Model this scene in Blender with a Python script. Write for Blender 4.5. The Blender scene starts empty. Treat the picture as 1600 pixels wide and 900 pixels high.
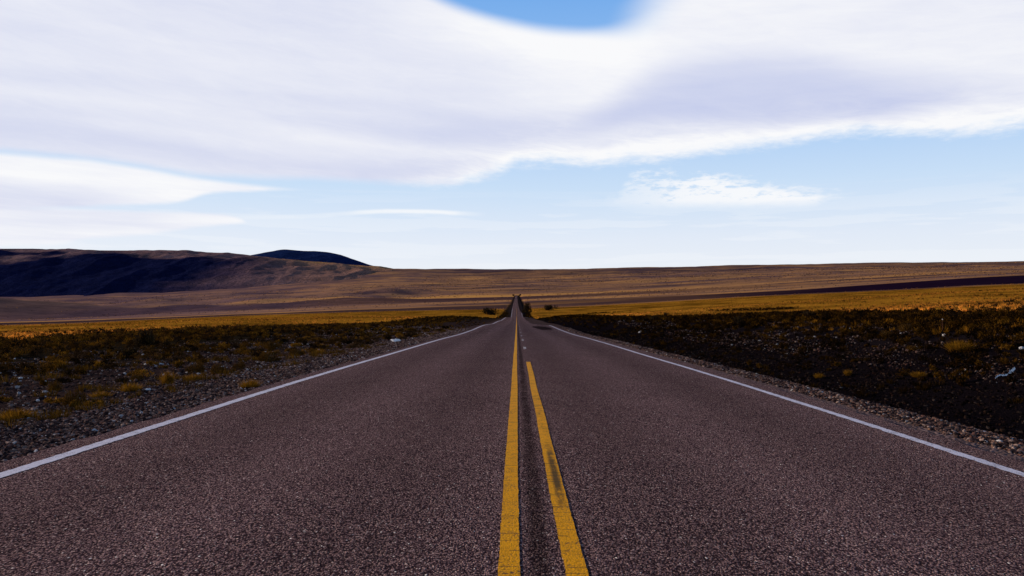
import bpy, math, random
import numpy as np
from mathutils import Matrix, Vector, Euler

rng = np.random.default_rng(11)
random.seed(11)
C = bpy.context.scene.collection
scene = bpy.context.scene

F = 1244.0            # focal length in photo pixels (28 mm on a 36 mm sensor)
HC = 1.15             # camera height
HY, VX = 485.0, 807.5 # eye level and road vanishing point

SUN_AZ, SUN_EL = math.radians(-72), math.radians(14.5)   # azimuth from +Y, left is negative

# ------------------------------------------------------------------ numeric helpers
def pchip(xk, yk, x):
    xk = np.asarray(xk, float); yk = np.asarray(yk, float)
    h = np.diff(xk); d = np.diff(yk) / h
    m = np.zeros_like(yk)
    for i in range(1, len(xk) - 1):
        if d[i-1] * d[i] > 0:
            w1 = 2*h[i] + h[i-1]; w2 = h[i] + 2*h[i-1]
            m[i] = (w1 + w2) / (w1/d[i-1] + w2/d[i])
    m[0], m[-1] = d[0], d[-1]
    x = np.clip(x, xk[0], xk[-1])
    k = np.clip(np.searchsorted(xk, x, side='right') - 1, 0, len(h) - 1)
    t = (x - xk[k]) / h[k]
    return ((2*t**3 - 3*t**2 + 1)*yk[k] + (t**3 - 2*t**2 + t)*h[k]*m[k]
            + (-2*t**3 + 3*t**2)*yk[k+1] + (t**3 - t**2)*h[k]*m[k+1])

def sstep(a, b, x):
    t = np.clip((x - a) / (b - a), 0, 1)
    return t*t*(3 - 2*t)

_perm = np.random.default_rng(5).random(65536)
def vnoise(x, y, seed=0):
    xi = np.floor(x).astype(np.int64); yi = np.floor(y).astype(np.int64)
    fx = x - xi; fy = y - yi
    fx = fx*fx*(3-2*fx); fy = fy*fy*(3-2*fy)
    def h(a, b):
        return _perm[((a*73856093) ^ (b*19349663) ^ (seed*83492791)) & 65535]
    return (h(xi, yi)*(1-fx) + h(xi+1, yi)*fx)*(1-fy) + (h(xi, yi+1)*(1-fx) + h(xi+1, yi+1)*fx)*fy
def fbm(x, y, o=4, seed=0):
    s = 0; a = .5; n = 0
    for i in range(o):
        s = s + a*vnoise(x*2**i, y*2**i, seed + i*7); n += a; a *= .5
    return s/n

# ------------------------------------------------------------------ terrain shape
PD = [-60, 0, 12, 23, 38, 50, 60, 70, 80, 88, 95, 100, 110, 125, 140, 156, 175, 195, 220, 251, 284, 330, 420, 519, 640, 757, 1100, 1513, 2200, 3000, 4500, 6500, 9000, 16000]
PZ = [0, 0, -.02, -.1, -.22, -.36, -.43, -.46, -.46, -.485, -.54, -.60, -.72, -.90, -.94, -.95, -1.08, -1.22, -1.2, -1.15, -1.32, -2.5, -4.6, -3.3, .9, 4.8, 13, 23, 45, 85, 175, 335, 360, 100]
def zroad(D): return pchip(PD, PZ, D)

RX = [-400, -120, -60, -35, -26, -18, -12, -9, -7, -5.4, -4.5, -4.1, 4.1, 4.7, 5.4, 6.6, 8.2, 10.5, 14, 20, 30, 60, 120, 400]
RZ = [-6, -2.4, -1.1, -.6, -.42, -.5, -.46, -.42, -.33, -.16, -.09, -.07, -.07, -.09, -.28, -.95, -1.25, -1.2, -.62, .42, 1.2, 2.6, 5.2, 14]
# picture heights of the far terrain, as elevation seen along a few bearings
TD = np.array([60, 107, 200, 400, 700, 1000, 1500, 2000, 3000, 4500, 6500])
TX = np.array([-800, 0, 400, 600, 807, 1200, 1600, 2400])
TY = np.array([
    [545, 538, 528, 520, 515, 512, 504, 498, 482, 468, 446],
    [526, 522, 517, 512, 508, 503, 498, 492, 478, 466, 440],
    [520, 512, 507, 500, 492, 489, 482, 476, 463, 452, 432],
    [514, 509, 503, 496.5, 486, 481, 474, 467, 454, 440, 420],
    [0]*11,
    [500, 492, 487, 476, 462, 455.5, 448.5, 443, 433.5, 425, 416.5],
    [482, 473, 463, 452, 443.5, 430.5, 426, 423, 418.5, 415, 412],
    [450, 440, 432, 424, 417, 413, 410, 408, 406, 405, 404]], float)
TY[4] = HY - (zroad(TD) - HC)*F/TD
TY[4, :3] = [512, 505.5, 497]
_lx = np.linspace(-800, 2400, 400); _ld = np.linspace(math.log(60), math.log(6500), 160)
DT = TY - TY[4][None, :]
_t1 = np.array([pchip(np.log(TD), DT[i], _ld) for i in range(len(TX))])
_tab = np.array([pchip(TX, _t1[:, j], _lx) for j in range(len(_ld))])   # [d, x]
def table(px, D):
    u = np.clip((px + 800)/3200*399, 0, 398.999); v = np.clip((np.log(np.maximum(D, 1)) - _ld[0])/(_ld[-1]-_ld[0])*159, 0, 158.999)
    i = u.astype(int); j = v.astype(int); fu = u - i; fv = v - j
    return ((_tab[j, i]*(1-fu) + _tab[j, i+1]*fu)*(1-fv) + (_tab[j+1, i]*(1-fu) + _tab[j+1, i+1]*fu)*fv)

def edge_left(D):  return pchip([-60, 190, 300, 400, 600, 1000, 9000], [-35, -35, -25, -17, -9.5, -7.5, -7], D)
def edge_right(D): return pchip([-60, 150, 230, 300, 400, 600, 1000, 9000], [30, 30, 23, 18, 12, 8.5, 7.5, 7], D)

def ground_z(X, D):
    X = np.asarray(X, float); D = np.asarray(D, float)
    zr = zroad(D)
    rel = pchip(RX, RZ, X)
    px = VX + F*X/np.maximum(D, 20)
    Dm = np.maximum(D, 1)
    far = -table(px, D)*Dm/F
    # verges beside the road in the middle distance
    a = np.abs(X)
    verge = -.07*(1-sstep(4, 5, a)) - .35*sstep(4.6, 6.5, a)*(1 - sstep(8, 16, a))*np.where(X > 0, 1.8, 1)
    verge = verge*(1 - sstep(2000, 2200, D))
    w = sstep(50, 120, D)
    z = zr + (1-w)*rel + w*(far + verge)
    off = sstep(4.6, 7, a)
    z = z + off*(fbm(X/3.1, D/3.1, 4, 3) - .5)*.16*(1 + .5*sstep(9, 20, a))
    z = z + off*sstep(40, 140, a)*(fbm(X/45, D/45, 3, 9) - .5)*.8*sstep(100, 300, D)
    z = z + sstep(900, 2500, D)*sstep(30, 200, a)*(fbm(X/420, D/420, 4, 13) - .5)*np.minimum(D*.0065, 24)
    z = z + sstep(1200, 1800, D)*(1 - sstep(3000, 4200, D))*(1 - sstep(-420, -150, X))*(fbm(X/230 + 5, D/300, 3, 17) - .5)*34
    # low rounded mound out on the left
    mx, md = -1330, 1850
    z = z + 46*np.exp(-(((X-mx)/330)**2 + ((D-md)/300)**2))
    return z

def hit(px, py, d0=2.5, d1=3000):
    s = (px - VX)/F
    D = np.exp(np.linspace(math.log(d0), math.log(d1), 9000))
    y = HY - (ground_z(s*D, D) - HC)*F/D
    k = np.argmax(y <= py)
    d = D[k]
    return s*d, d, float(ground_z(np.array([s*d]), np.array([d]))[0])

# ------------------------------------------------------------------ object helpers
def mesh_obj(name, verts, faces, mat=None, parent=None, smooth=False, cols=None, extra=None, link=True):
    me = bpy.data.meshes.new(name)
    verts = np.asarray(verts, np.float32)
    if isinstance(faces, np.ndarray):
        n, k = faces.shape
        me.vertices.add(len(verts)); me.vertices.foreach_set('co', verts.ravel())
        me.loops.add(n*k); me.polygons.add(n)
        me.loops.foreach_set('vertex_index', faces.astype(np.int32).ravel())
        me.polygons.foreach_set('loop_start', np.arange(0, n*k, k, dtype=np.int32))
        me.polygons.foreach_set('loop_total', np.full(n, k, np.int32))
    else:
        me.from_pydata([tuple(v) for v in verts], [], faces)
    me.polygons.foreach_set('use_smooth', np.full(len(me.polygons), smooth))
    if cols is not None:
        at = me.attributes.new('tint', 'FLOAT_COLOR', 'POINT')
        c = np.ones((len(verts), 4), np.float32); c[:, :3] = cols
        at.data.foreach_set('color', c.ravel())
    for k_, v_ in (extra or {}).items():
        at = me.attributes.new(k_, 'FLOAT', 'POINT'); at.data.foreach_set('value', np.asarray(v_, np.float32))
    me.update(calc_edges=True)
    me.validate()
    if mat: me.materials.append(mat)
    o = bpy.data.objects.new(name, me)
    if link: C.objects.link(o)
    if parent: o.parent = parent
    return o

def tag(o, label=None, cat=None, group=None, kind=None):
    for k, v in (('label', label), ('category', cat), ('group', group), ('kind', kind)):
        if v: o[k] = v
    return o

def empty(name, loc=(0, 0, 0), rz=0, sc=1):
    o = bpy.data.objects.new(name, None); C.objects.link(o)
    o.location = loc; o.rotation_euler = (0, 0, rz)
    o.scale = (sc,)*3 if not hasattr(sc, '__len__') else sc
    return o

# ------------------------------------------------------------------ node helpers
class NT:
    def __init__(s, tree): s.t = tree; s.n = tree.nodes; s.l = tree.links
    def new(s, ty, **kw):
        n = s.n.new(ty)
        for k, v in kw.items(): setattr(n, k, v)
        return n
    def put(s, sock, v):
        if isinstance(v, V): s.l.new(v.s, sock)
        elif hasattr(v, 'is_linked'): s.l.new(v, sock)
        else:
            if hasattr(sock.default_value, '__len__') and not hasattr(v, '__len__'): v = (v,)*len(sock.default_value)
            if hasattr(sock.default_value, '__len__') and len(sock.default_value) == 4 and len(v) == 3: v = (*v, 1)
            sock.default_value = v
    def math(s, op, a, b=None, c=None, clamp=False):
        n = s.new('ShaderNodeMath', operation=op, use_clamp=clamp)
        for i, v in enumerate((a, b, c)):
            if v is not None: s.put(n.inputs[i], v)
        return V(s, n.outputs[0])
    def sstep(s, a, b, x):
        n = s.new('ShaderNodeMapRange', interpolation_type='SMOOTHSTEP')
        for i, v in enumerate((x, a, b, 0.0, 1.0)): s.put(n.inputs[i], v)
        return V(s, n.outputs[0])
    def mix(s, f, a, b, mode='MIX'):
        n = s.new('ShaderNodeMix', data_type='RGBA', blend_type=mode)
        s.put(n.inputs[0], f); s.put(n.inputs[6], a); s.put(n.inputs[7], b)
        return V(s, n.outputs[2])
    def xyz(s, x, y, z):
        n = s.new('ShaderNodeCombineXYZ')
        for i, v in enumerate((x, y, z)): s.put(n.inputs[i], v)
        return V(s, n.outputs[0])
    def noise(s, vec, scale=1, detail=4, rough=.5, dist=0, col=False):
        n = s.new('ShaderNodeTexNoise')
        s.put(n.inputs['Vector'], vec); s.put(n.inputs['Scale'], scale); s.put(n.inputs['Detail'], detail)
        s.put(n.inputs['Roughness'], rough); s.put(n.inputs['Distortion'], dist)
        return V(s, n.outputs['Color' if col else 'Fac'])
    def voro(s, vec, scale, feature='F1', out='Distance', rand=1):
        n = s.new('ShaderNodeTexVoronoi', feature=feature)
        s.put(n.inputs['Vector'], vec); s.put(n.inputs['Scale'], scale); s.put(n.inputs['Randomness'], rand)
        return V(s, n.outputs[out])
    def ramp(s, f, stops, interp='LINEAR'):
        n = s.new('ShaderNodeValToRGB'); n.color_ramp.interpolation = interp
        e = n.color_ramp.elements
        while len(e) < len(stops): e.new(.5)
        for el, (p, c) in zip(e, stops):
            el.position = p; el.color = (*c, 1) if hasattr(c, '__len__') else (c, c, c, 1)
        s.put(n.inputs[0], f)
        return V(s, n.outputs[0])
    def curve(s, f, pts):
        n = s.new('ShaderNodeFloatCurve')
        s.put(n.inputs['Value'], f)
        cm = n.mapping; c = cm.curves[0]
        cm.use_clip = False
        pts = sorted(pts)
        while len(c.points) < len(pts): c.points.new(.5, .5)
        for p, q in zip(c.points, pts): p.location = q; p.handle_type = 'AUTO_CLAMPED'
        cm.extend = 'HORIZONTAL'
        cm.update()
        return V(s, n.outputs[0])
    def sep(s, v):
        n = s.new('ShaderNodeSeparateXYZ'); s.put(n.inputs[0], v)
        return [V(s, o) for o in n.outputs]
    def bump(s, h, strength, dist, normal=None):
        n = s.new('ShaderNodeBump'); s.put(n.inputs['Height'], h)
        s.put(n.inputs['Strength'], strength); s.put(n.inputs['Distance'], dist)
        if normal is not None: s.put(n.inputs['Normal'], normal)
        return V(s, n.outputs[0])
    def attr(s, name, out='Color'):
        n = s.new('ShaderNodeAttribute', attribute_name=name); return V(s, n.outputs[out])
class V:
    def __init__(s, t, sock): s.t = t; s.s = sock
    def __add__(s, o): return s.t.math('ADD', s, o)
    __radd__ = __add__
    def __sub__(s, o): return s.t.math('SUBTRACT', s, o)
    def __rsub__(s, o): return s.t.math('SUBTRACT', o, s)
    def __mul__(s, o): return s.t.math('MULTIPLY', s, o)
    __rmul__ = __mul__
    def __truediv__(s, o): return s.t.math('DIVIDE', s, o)
    def min(s, o): return s.t.math('MINIMUM', s, o)
    def max(s, o): return s.t.math('MAXIMUM', s, o)
    def clamp(s): return s.t.math('ADD', s, 0.0, clamp=True)

def material(name):
    m = bpy.data.materials.new(name); m.use_nodes = True
    t = NT(m.node_tree); b = m.node_tree.nodes['Principled BSDF']
    b.inputs['Roughness'].default_value = .9
    b.inputs['Specular IOR Level'].default_value = 0
    return m, t, b
def objpos(t): return V(t, t.new('ShaderNodeNewGeometry').outputs['Position'])

# ------------------------------------------------------------------ materials
def mat_asphalt():
    m, t, b = material('asphalt')
    P = objpos(t); x, y, z = t.sep(P)
    wp = t.noise(P, 55, 2, .5, col=True)
    Pw = t.new('ShaderNodeVectorMath', operation='MULTIPLY_ADD'); t.put(Pw.inputs[0], wp); Pw.inputs[1].default_value = (.012,)*3; t.put(Pw.inputs[2], t.xyz(x, y*.62, z)); Pw = V(t, Pw.outputs[0])
    Ps = t.xyz(x, y*.62, z)
    c1v = t.sep(t.voro(Pw, 100, out='Color'))[0]; d1 = t.voro(Pw, 100)
    c2v = t.sep(t.voro(Pw, 165, out='Color'))[1]; d2 = t.voro(Pw, 165)
    n2 = t.noise(Ps, 44, 3, .65)
    nl = t.noise(P, .55, 5, .6); nm = t.noise(P, 9, 4, .65)
    pal = [(0, (.040, .021, .025)), (.32, (.118, .066, .066)), (.55, (.225, .134, .125)), (.78, (.305, .178, .155)), (.93, (.385, .24, .20)), (.99, (.52, .37, .31)), (.998, (.90, .80, .70))]
    stone = t.mix(t.sstep(.45, .60, n2), t.ramp(c1v, pal), t.ramp(c2v, pal))
    pit = t.sstep(.36, .64, d1)
    col = t.mix(pit*.92, stone, (.012, .007, .009))
    col = t.mix(t.sstep(.42, .75, d2)*.5, col, (.014, .009, .010))
    col = t.mix(t.sstep(.56, .68, t.noise(Ps, 34, 4, .7))*.60, col, (.010, .006, .009))
    # broad tone: smoother wheel tracks, dark seam beside the centre line
    tone = nl*.55 + 1.18 + (nm - .5)*.5
    wob = (t.noise(t.xyz(0.0, y*.6, 0.0), 1.0, 3, .6) - .5)*.06
    seam = t.math('ABSOLUTE', x - .105 + wob)
    seamf = (1 - t.sstep(.015, .085, seam))*t.sstep(.35, .6, t.noise(P, 5, 4, .7) + .1)
    tone = tone*(1 - seamf*.62)
    lanes = t.math('COSINE', (t.math('ABSOLUTE', x) - 1.75)*3.4)
    tone = tone*(1 + lanes*.12)
    tone = tone*(1 - t.sstep(.58, .75, t.noise(t.xyz(x*.9, y*.16, 6.0), 1.0, 5, .65))*.28)
    tone = tone*(1 - t.sstep(.62, .70, t.noise(t.xyz(x*14, y*.35, 2.0), 1.0, 4, .6))*.16)
    # thin transverse cracks
    for yc, x0, x1, w in ((25.6, -3.9, .1, .028), (61.0, -3.9, 3.9, .06), (14.2, -3.4, -1.2, .008)):
        wy = y - yc + (t.noise(t.xyz(x, 0.0, 3.3), 1.4, 5, .65) - .5)*.22
        cr = (1 - t.sstep(w*.4, w, t.math('ABSOLUTE', wy)))*t.sstep(x0 - .01, x0, x)*(1 - t.sstep(x1, x1 + .01, x))
        tone = tone*(1 - cr*.55)
    # dark irregular blot in the right lane
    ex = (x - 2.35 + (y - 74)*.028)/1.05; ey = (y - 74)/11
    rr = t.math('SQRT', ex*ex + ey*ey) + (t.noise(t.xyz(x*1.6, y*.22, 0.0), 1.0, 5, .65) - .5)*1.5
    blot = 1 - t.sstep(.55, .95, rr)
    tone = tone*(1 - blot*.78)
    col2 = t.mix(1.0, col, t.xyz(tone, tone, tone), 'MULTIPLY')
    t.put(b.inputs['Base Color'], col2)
    b.inputs['Roughness'].default_value = .72
    b.inputs['Specular IOR Level'].default_value = 0
    h = (1 - d1) + (1 - d2)*.5 + n2
    t.put(b.inputs['Normal'], t.bump(h, .9, .008))
    return m

def mat_paint(name, colour, wear, yellow=False):
    m, t, b = material(name)
    P = objpos(t); x, y, z = t.sep(P)
    n = t.noise(P, 70, 4, .7); n2 = t.noise(P, 6, 4, .6)
    v = t.voro(P, 95); cv = t.sep(t.voro(P, 95, out='Color'))[0]
    hole = t.sstep(wear, wear + .08, n*.6 + n2*.4 + (v - .5)*.35)
    base = t.mix(cv*.5, colour, tuple(c*.62 for c in colour))
    base = t.mix(t.sstep(.45, .8, n2)*.35, base, tuple(c*.6 for c in colour))
    if yellow:
        # cross-wise hairline tears of the thermoplastic
        tt = t.noise(t.xyz(x*2.5, y*34, 0.0), 1.0, 3, .6)
        tear = t.sstep(.58, .64, tt)*t.sstep(.38, .52, t.noise(t.xyz(x*3, y*1.1, 4.0), 1.0, 3, .6))
        base = t.mix(tear*.75, base, (.06, .036, .012))
        base = t.mix(t.sstep(.50, .62, t.noise(t.xyz(x*60, y*22, 1.0), 1.0, 4, .7))*.35, base, (.30, .125, .003))
        # tyre rubber on the right-hand stripe
        rub = t.sstep(4.55, 4.95, y)*(1 - t.sstep(6.3, 7.2, y))*t.sstep(.1, .2, x)
        side = 1 - t.sstep(.010, .040, t.math('ABSOLUTE', x - .268))
        bar = t.noise(t.xyz(x*9, y*3.2, 2.0), 1.0, 6, .72)
        base = t.mix(rub*side*t.sstep(.33, .54, bar)*.90, base, (.055, .035, .01))
        rub2 = t.sstep(6.8, 7.4, y)*(1 - t.sstep(10.5, 12, y))*t.sstep(.1, .2, x)
        base = t.mix(rub2*side*t.sstep(.48, .64, t.noise(t.xyz(x*9, y*2.4, 7.0), 1.0, 5, .7))*.7, base, (.07, .045, .01))
    col = t.mix(hole*.85, base, (.05, .036, .036))
    t.put(b.inputs['Base Color'], col)
    b.inputs['Roughness'].default_value = .8
    b.inputs['Specular IOR Level'].default_value = .06
    t.put(b.inputs['Normal'], t.bump((1 - v) + n*.5, .6, .004))
    return m

def mat_ground():
    m, t, b = material('ground_soil')
    P = objpos(t); x, y, z = t.sep(P)
    c = t.attr('tint'); peb = t.attr('pebble', 'Fac'); farf = t.attr('far', 'Fac')
    vc = t.voro(P, 26, out='Color'); v1 = t.voro(P, 26); vv = t.sep(vc)[0]
    vc2 = t.voro(P, 70, out='Color'); v2 = t.voro(P, 70)
    sp = t.ramp(vv, [(0, .35), (.5, .8), (.8, 1.4), (.93, 2.2), (1, 4.2)])
    sp = t.mix(t.sstep(.3, .62, v1)*.8, sp, (.3, .3, .3))
    sp2 = t.ramp(t.sep(vc2)[0], [(0, .45), (.6, 1.0), (1, 2.0)])
    pebc = t.mix(1.0, t.mix(.5, sp, sp2), c, 'MULTIPLY')
    col = t.mix(peb, c, pebc)
    n1 = t.noise(P, 1.2, 6, .65); n2 = t.noise(P, 14, 4, .6)
    tone = .55 + n1*.6 + n2*.3
    col = t.mix(1.0, col, t.xyz(tone, tone, tone), 'MULTIPLY')
    # tussock mottling of the far plain, stretched along the slope contours
    f1 = t.noise(t.xyz(x*.018, y*.028, 0.0), 1.0, 8, .74); f2 = t.noise(t.xyz(x*.0035, y*.0065, 5.0), 1.0, 6, .62)
    f3 = t.noise(t.xyz(x*.09, y*.11, 8.0), 1.0, 4, .7)
    ft = f1*1.35 + f2*.35 - .02 + (f3 - .5)*.7
    colf = t.mix(1.0, c, t.xyz(ft, ft, ft), 'MULTIPLY')
    col = t.mix(farf, col, colf)
    t.put(b.inputs['Base Color'], col)
    b.inputs['Roughness'].default_value = 1.0
    b.inputs['Specular IOR Level'].default_value = 0
    h = (1 - v1)*peb*.035 + n2*.02 + n1*.05
    t.put(b.inputs['Normal'], t.bump(h, .8, 1.0))
    return m

def mat_tint(name, rough=.9, translucent=0, spec=.15, vary=.4):
    m, t, b = material(name)
    P = objpos(t)
    c = t.attr('tint')
    n = t.noise(P, 23, 4, .6)
    k = (1 - vary*.5) + n*vary
    col = t.mix(1.0, c, t.xyz(k, k, k), 'MULTIPLY')
    t.put(b.inputs['Base Color'], col)
    b.inputs['Roughness'].default_value = rough
    b.inputs['Specular IOR Level'].default_value = 0
    if translucent:
        tr = t.new('ShaderNodeBsdfTranslucent'); t.put(tr.inputs[0], col)
        mx = t.new('ShaderNodeMixShader'); mx.inputs[0].default_value = translucent
        t.l.new(b.outputs[0], mx.inputs[1]); t.l.new(tr.outputs[0], mx.inputs[2])
        t.l.new(mx.outputs[0], t.n['Material Output'].inputs[0])
    return m

def mat_hill(name):
    m, t, b = material(name)
    P = objpos(t); x, y, z = t.sep(P)
    c = t.attr('tint')
    n1 = t.noise(P, .006, 7, .68); n2 = t.noise(t.xyz(x*.0035, y*.0035, z*.03), 1.0, 6, .65); n3 = t.noise(P, .03, 4, .7)
    n4 = t.noise(P, .11, 4, .7)
    k = .1 + n1*.9 + n2*.7 + (n3 - .5)*1.1 + (n4 - .5)*.8
    t.put(b.inputs['Base Color'], t.mix(1.0, c, t.xyz(k, k, k), 'MULTIPLY'))
    b.inputs['Roughness'].default_value = 1.0
    b.inputs['Specular IOR Level'].default_value = 0
    t.put(b.inputs['Normal'], t.bump(n1*60 + n3*16 + n4*4, .9, 1.0))
    return m

def mat_simple(name, colour, rough=.6, scale=12, vary=.5, bump=.01, trans=0):
    m, t, b = material(name)
    P = V(t, t.new('ShaderNodeTexCoord').outputs['Object'])
    n = t.noise(P, scale, 5, .65)
    col = t.mix(t.sstep(.3, .75, n)*vary, colour, tuple(q*.45 for q in colour))
    t.put(b.inputs['Base Color'], col); b.inputs['Roughness'].default_value = rough
    t.put(b.inputs['Normal'], t.bump(n, .5, bump))
    return m

M_asphalt = mat_asphalt()
M_yellow = mat_paint('yellow_paint', (.88, .37, .002), .585, True)
M_white = mat_paint('white_paint', (.70, .66, .72), .575)
M_white_worn = mat_paint('worn_white_paint', (.46, .41, .40), .55)
M_ground = mat_ground()
M_grass = mat_tint('dry_grass', .8, .35)
M_scrub = mat_tint('scrub_leaves', .85, .2)
M_stone = mat_tint('stones', .85, 0, .3)
M_hill = mat_hill('hillside')
M_bag = mat_simple('white_plastic', (.92, .84, .76), .5, 9, .35)
M_pale = mat_simple('pale_stone', (.62, .58, .55), .8, 14, .6, .02)
M_twig = mat_simple('grey_twig', (.12, .085, .05), .9, 20, .5, .01)

# ------------------------------------------------------------------ ground sheet
DARK_LINES = []
for pts, wd in ([[(868, 482.2), (905, 480.6), (957, 478.2)], 7.0], [[(918, 490), (965, 487.6), (1018, 487), (1110, 486), (1200, 483.6), (1252, 481.4)], 5.0]):
    DARK_LINES.append((np.array([hit(a_, b_)[:2] for a_, b_ in pts]), wd))
def lerp(a, b, w): return a*(1-w[..., None]) + np.asarray(b)*w[..., None]
def ground_colour(X, D):
    nb = fbm(X/7, D/7, 4, 21); nf = fbm(X/2.2, D/2.2, 3, 22)
    jit = (nb - .5)*15 + (nf - .5)*7
    a = np.abs(X)
    stop = 1 - sstep(2020, 2140, D)
    xl = (edge_left(D) + jit*np.clip(-edge_left(D)/35, .3, 1))*stop; xr = (edge_right(D) + jit*np.clip(edge_right(D)/30, .3, 1))*stop
    col = np.zeros(X.shape + (3,)) + np.array([.036, .022, .020])
    peb = np.ones(X.shape)
    # shoulder dust next to the tarmac
    col = lerp(col, [.15, .100, .092], (1 - sstep(4.5, 5.3, a + (nf - .5)*.6))*(1 - .75*sstep(35, 75, D)))
    # left: stony strip turning into dark scrub soil
    L = (X < 0)
    w = sstep(-11 , -19, X + jit*.6)*L; col = lerp(col, [.022, .015, .008], w); peb = peb*(1 - .6*w)
    # right: ditch with its shade painted near black, then stones, then scrub
    w = sstep(5.1, 6.0, X + (nf-.5)*.5)*(1-L); col = lerp(col, [.0066, .0046, .0056], w); peb = peb*(1-.35*w)
    w = sstep(14, 20, X + jit*.5)*(1-L); col = lerp(col, [.0120, .0085, .0095], w)
    w = sstep(20, 26, X + jit*.5)*(1-L); col = lerp(col, [.010, .007, .004], w)
    # golden grass plain
    g = np.maximum(np.where(L, sstep(0, -2.5, X - xl), sstep(0, 2.5, X - xr)), 1 - stop)
    gold = np.array([.38, .160, .014])
    mott = fbm(X/16, D/16, 4, 31)
    gcol = gold*(.05 + 1.35*mott)[..., None]
    dk = sstep(160, 300, D)*(1-g); col = lerp(col, [.014, .010, .006], dk)
    col = col*(1-g[..., None]) + gcol*g[..., None]; peb = peb*(1-g)
    # ---- far plain: bands that follow the slope
    px = VX + F*X/np.maximum(D, 20)
    ld = np.log(np.maximum(D, 1.0))
    wob = (fbm(X/500, D/500, 4, 41) - .5)
    def band(d0, d1, s0=.05, s1=.05, wv=.25):
        l = ld + wob*wv
        return sstep(math.log(d0) - s0, math.log(d0) + s0, l)*(1 - sstep(math.log(d1) - s1, math.log(d1) + s1, l))
    farf = sstep(450, 720, D)
    wx = (fbm(X/600, D/600, 3, 301)-.5)*500; wd_ = (fbm(X/500+7, D/500, 3, 302)-.5)*420
    st = fbm((X+wx)/300, (D+wd_)/130, 5, 51); st2 = fbm((X+wx)/800, (D+wd_)/420, 5, 57); st3 = fbm(X/70, D/70, 4, 59)
    mixn = st*.40 + st2*.34 + st3*.26
    brown = lerp(np.zeros(X.shape + (3,)) + np.array([.165, .090, .082]), [.60, .285, .095], sstep(.34, .72, mixn))
    brown = lerp(brown, [.060, .036, .046], sstep(.60, .72, fbm(X/420, D/130, 5, 65))*.8)
    rightness = sstep(800, 1350, px)
    leftness = 1 - sstep(300, 800, px)
    lineN = sstep(.30, .62, fbm(X/700 + 3, D/700, 4, 71))
    w = band(690, 60000, .02, .1, .03)*g
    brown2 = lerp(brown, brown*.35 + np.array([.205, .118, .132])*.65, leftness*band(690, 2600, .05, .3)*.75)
    col = col*(1-w[..., None]) + brown2*w[..., None]
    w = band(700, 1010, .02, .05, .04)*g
    col = lerp(col, [.016, .0065, .018], w*np.where(px > VX, .55 + .45*rightness, .2))  # shadow band painted dark purple, strongest to the right
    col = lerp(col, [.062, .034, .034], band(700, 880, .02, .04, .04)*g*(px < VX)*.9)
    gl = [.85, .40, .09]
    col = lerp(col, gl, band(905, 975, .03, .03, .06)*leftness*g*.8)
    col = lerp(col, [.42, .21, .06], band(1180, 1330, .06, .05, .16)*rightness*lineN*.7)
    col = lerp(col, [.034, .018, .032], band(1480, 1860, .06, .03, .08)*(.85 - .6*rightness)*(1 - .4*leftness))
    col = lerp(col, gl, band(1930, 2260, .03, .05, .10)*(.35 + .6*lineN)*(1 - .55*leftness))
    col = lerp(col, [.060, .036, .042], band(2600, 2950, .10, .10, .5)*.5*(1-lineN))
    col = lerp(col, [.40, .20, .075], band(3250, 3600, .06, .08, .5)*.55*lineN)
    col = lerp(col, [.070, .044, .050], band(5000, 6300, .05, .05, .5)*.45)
    # haze painted into the colour: blue-violet with distance at the left
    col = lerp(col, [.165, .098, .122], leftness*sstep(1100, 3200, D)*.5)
    # a dark streak, then a ditch line with a spoil heap, crossing the right-hand grass
    for pl, wd in DARK_LINES:
        dd = pchip(pl[:, 0], pl[:, 1], X); inn = (X > pl[0, 0])*(X < pl[-1, 0])
        dist = np.abs(D - dd + (fbm(X/4, D*0+3, 3, 88)-.5)*wd*1.6)
        col = lerp(col, [.012, .008, .005], inn*(1 - sstep(wd*.5, wd, dist))*.95)
    # mound
    mw = np.exp(-(((X+1330)/330)**2 + ((D-1850)/300)**2))
    col = lerp(col, [.16, .092, .075], np.clip(mw*1.6, 0, .85))
    # dark verge along the distant road
    vg = (1 - sstep(6, 8.5, a + (nb-.5)*4))*sstep(250, 420, D)*(1 - sstep(2000, 2150, D))
    col = lerp(col, [.020, .014, .014], vg)
    peb = peb*(1 - sstep(120, 260, D))
    return col, peb, farf

rows = np.concatenate([np.linspace(-25, 2, 24)[:-1], np.exp(np.linspace(math.log(2 + 6), math.log(400), 330)) - 6,
                       np.exp(np.linspace(math.log(400), math.log(7200), 330))[1:], np.array([7800, 9000, 12000, 16000])])
cs = np.concatenate([np.linspace(-1, -.02, 300)[:-1], np.linspace(-.02, .02, 41), np.linspace(.02, 1, 300)[1:]])
# columns: metres near the road, bearings far away
def columns(D):
    k = 16 + .92*max(D, 0) + 3*max(-D, 0)*.3
    s = np.sign(cs)*(np.abs(cs)**1.35)
    return s*k + np.sign(cs)*np.minimum(np.abs(cs)*60, 12)*1.0
Xg = np.array([columns(d) for d in rows]); Dg = np.repeat(rows[:, None], len(cs), 1)
Zg = ground_z(Xg, Dg)
cg, pg, fg = ground_colour(Xg, Dg)
nr, nc = Xg.shape
idx = np.arange(nr*nc).reshape(nr, nc)
fc = np.stack([idx[:-1, :-1], idx[:-1, 1:], idx[1:, 1:], idx[1:, :-1]], -1).reshape(-1, 4)
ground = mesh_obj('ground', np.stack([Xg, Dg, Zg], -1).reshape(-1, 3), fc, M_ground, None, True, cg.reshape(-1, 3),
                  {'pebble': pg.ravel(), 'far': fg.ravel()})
tag(ground, 'stony roadside soil and dry grass plain rising gently to the skyline', None, None, 'structure')

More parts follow.
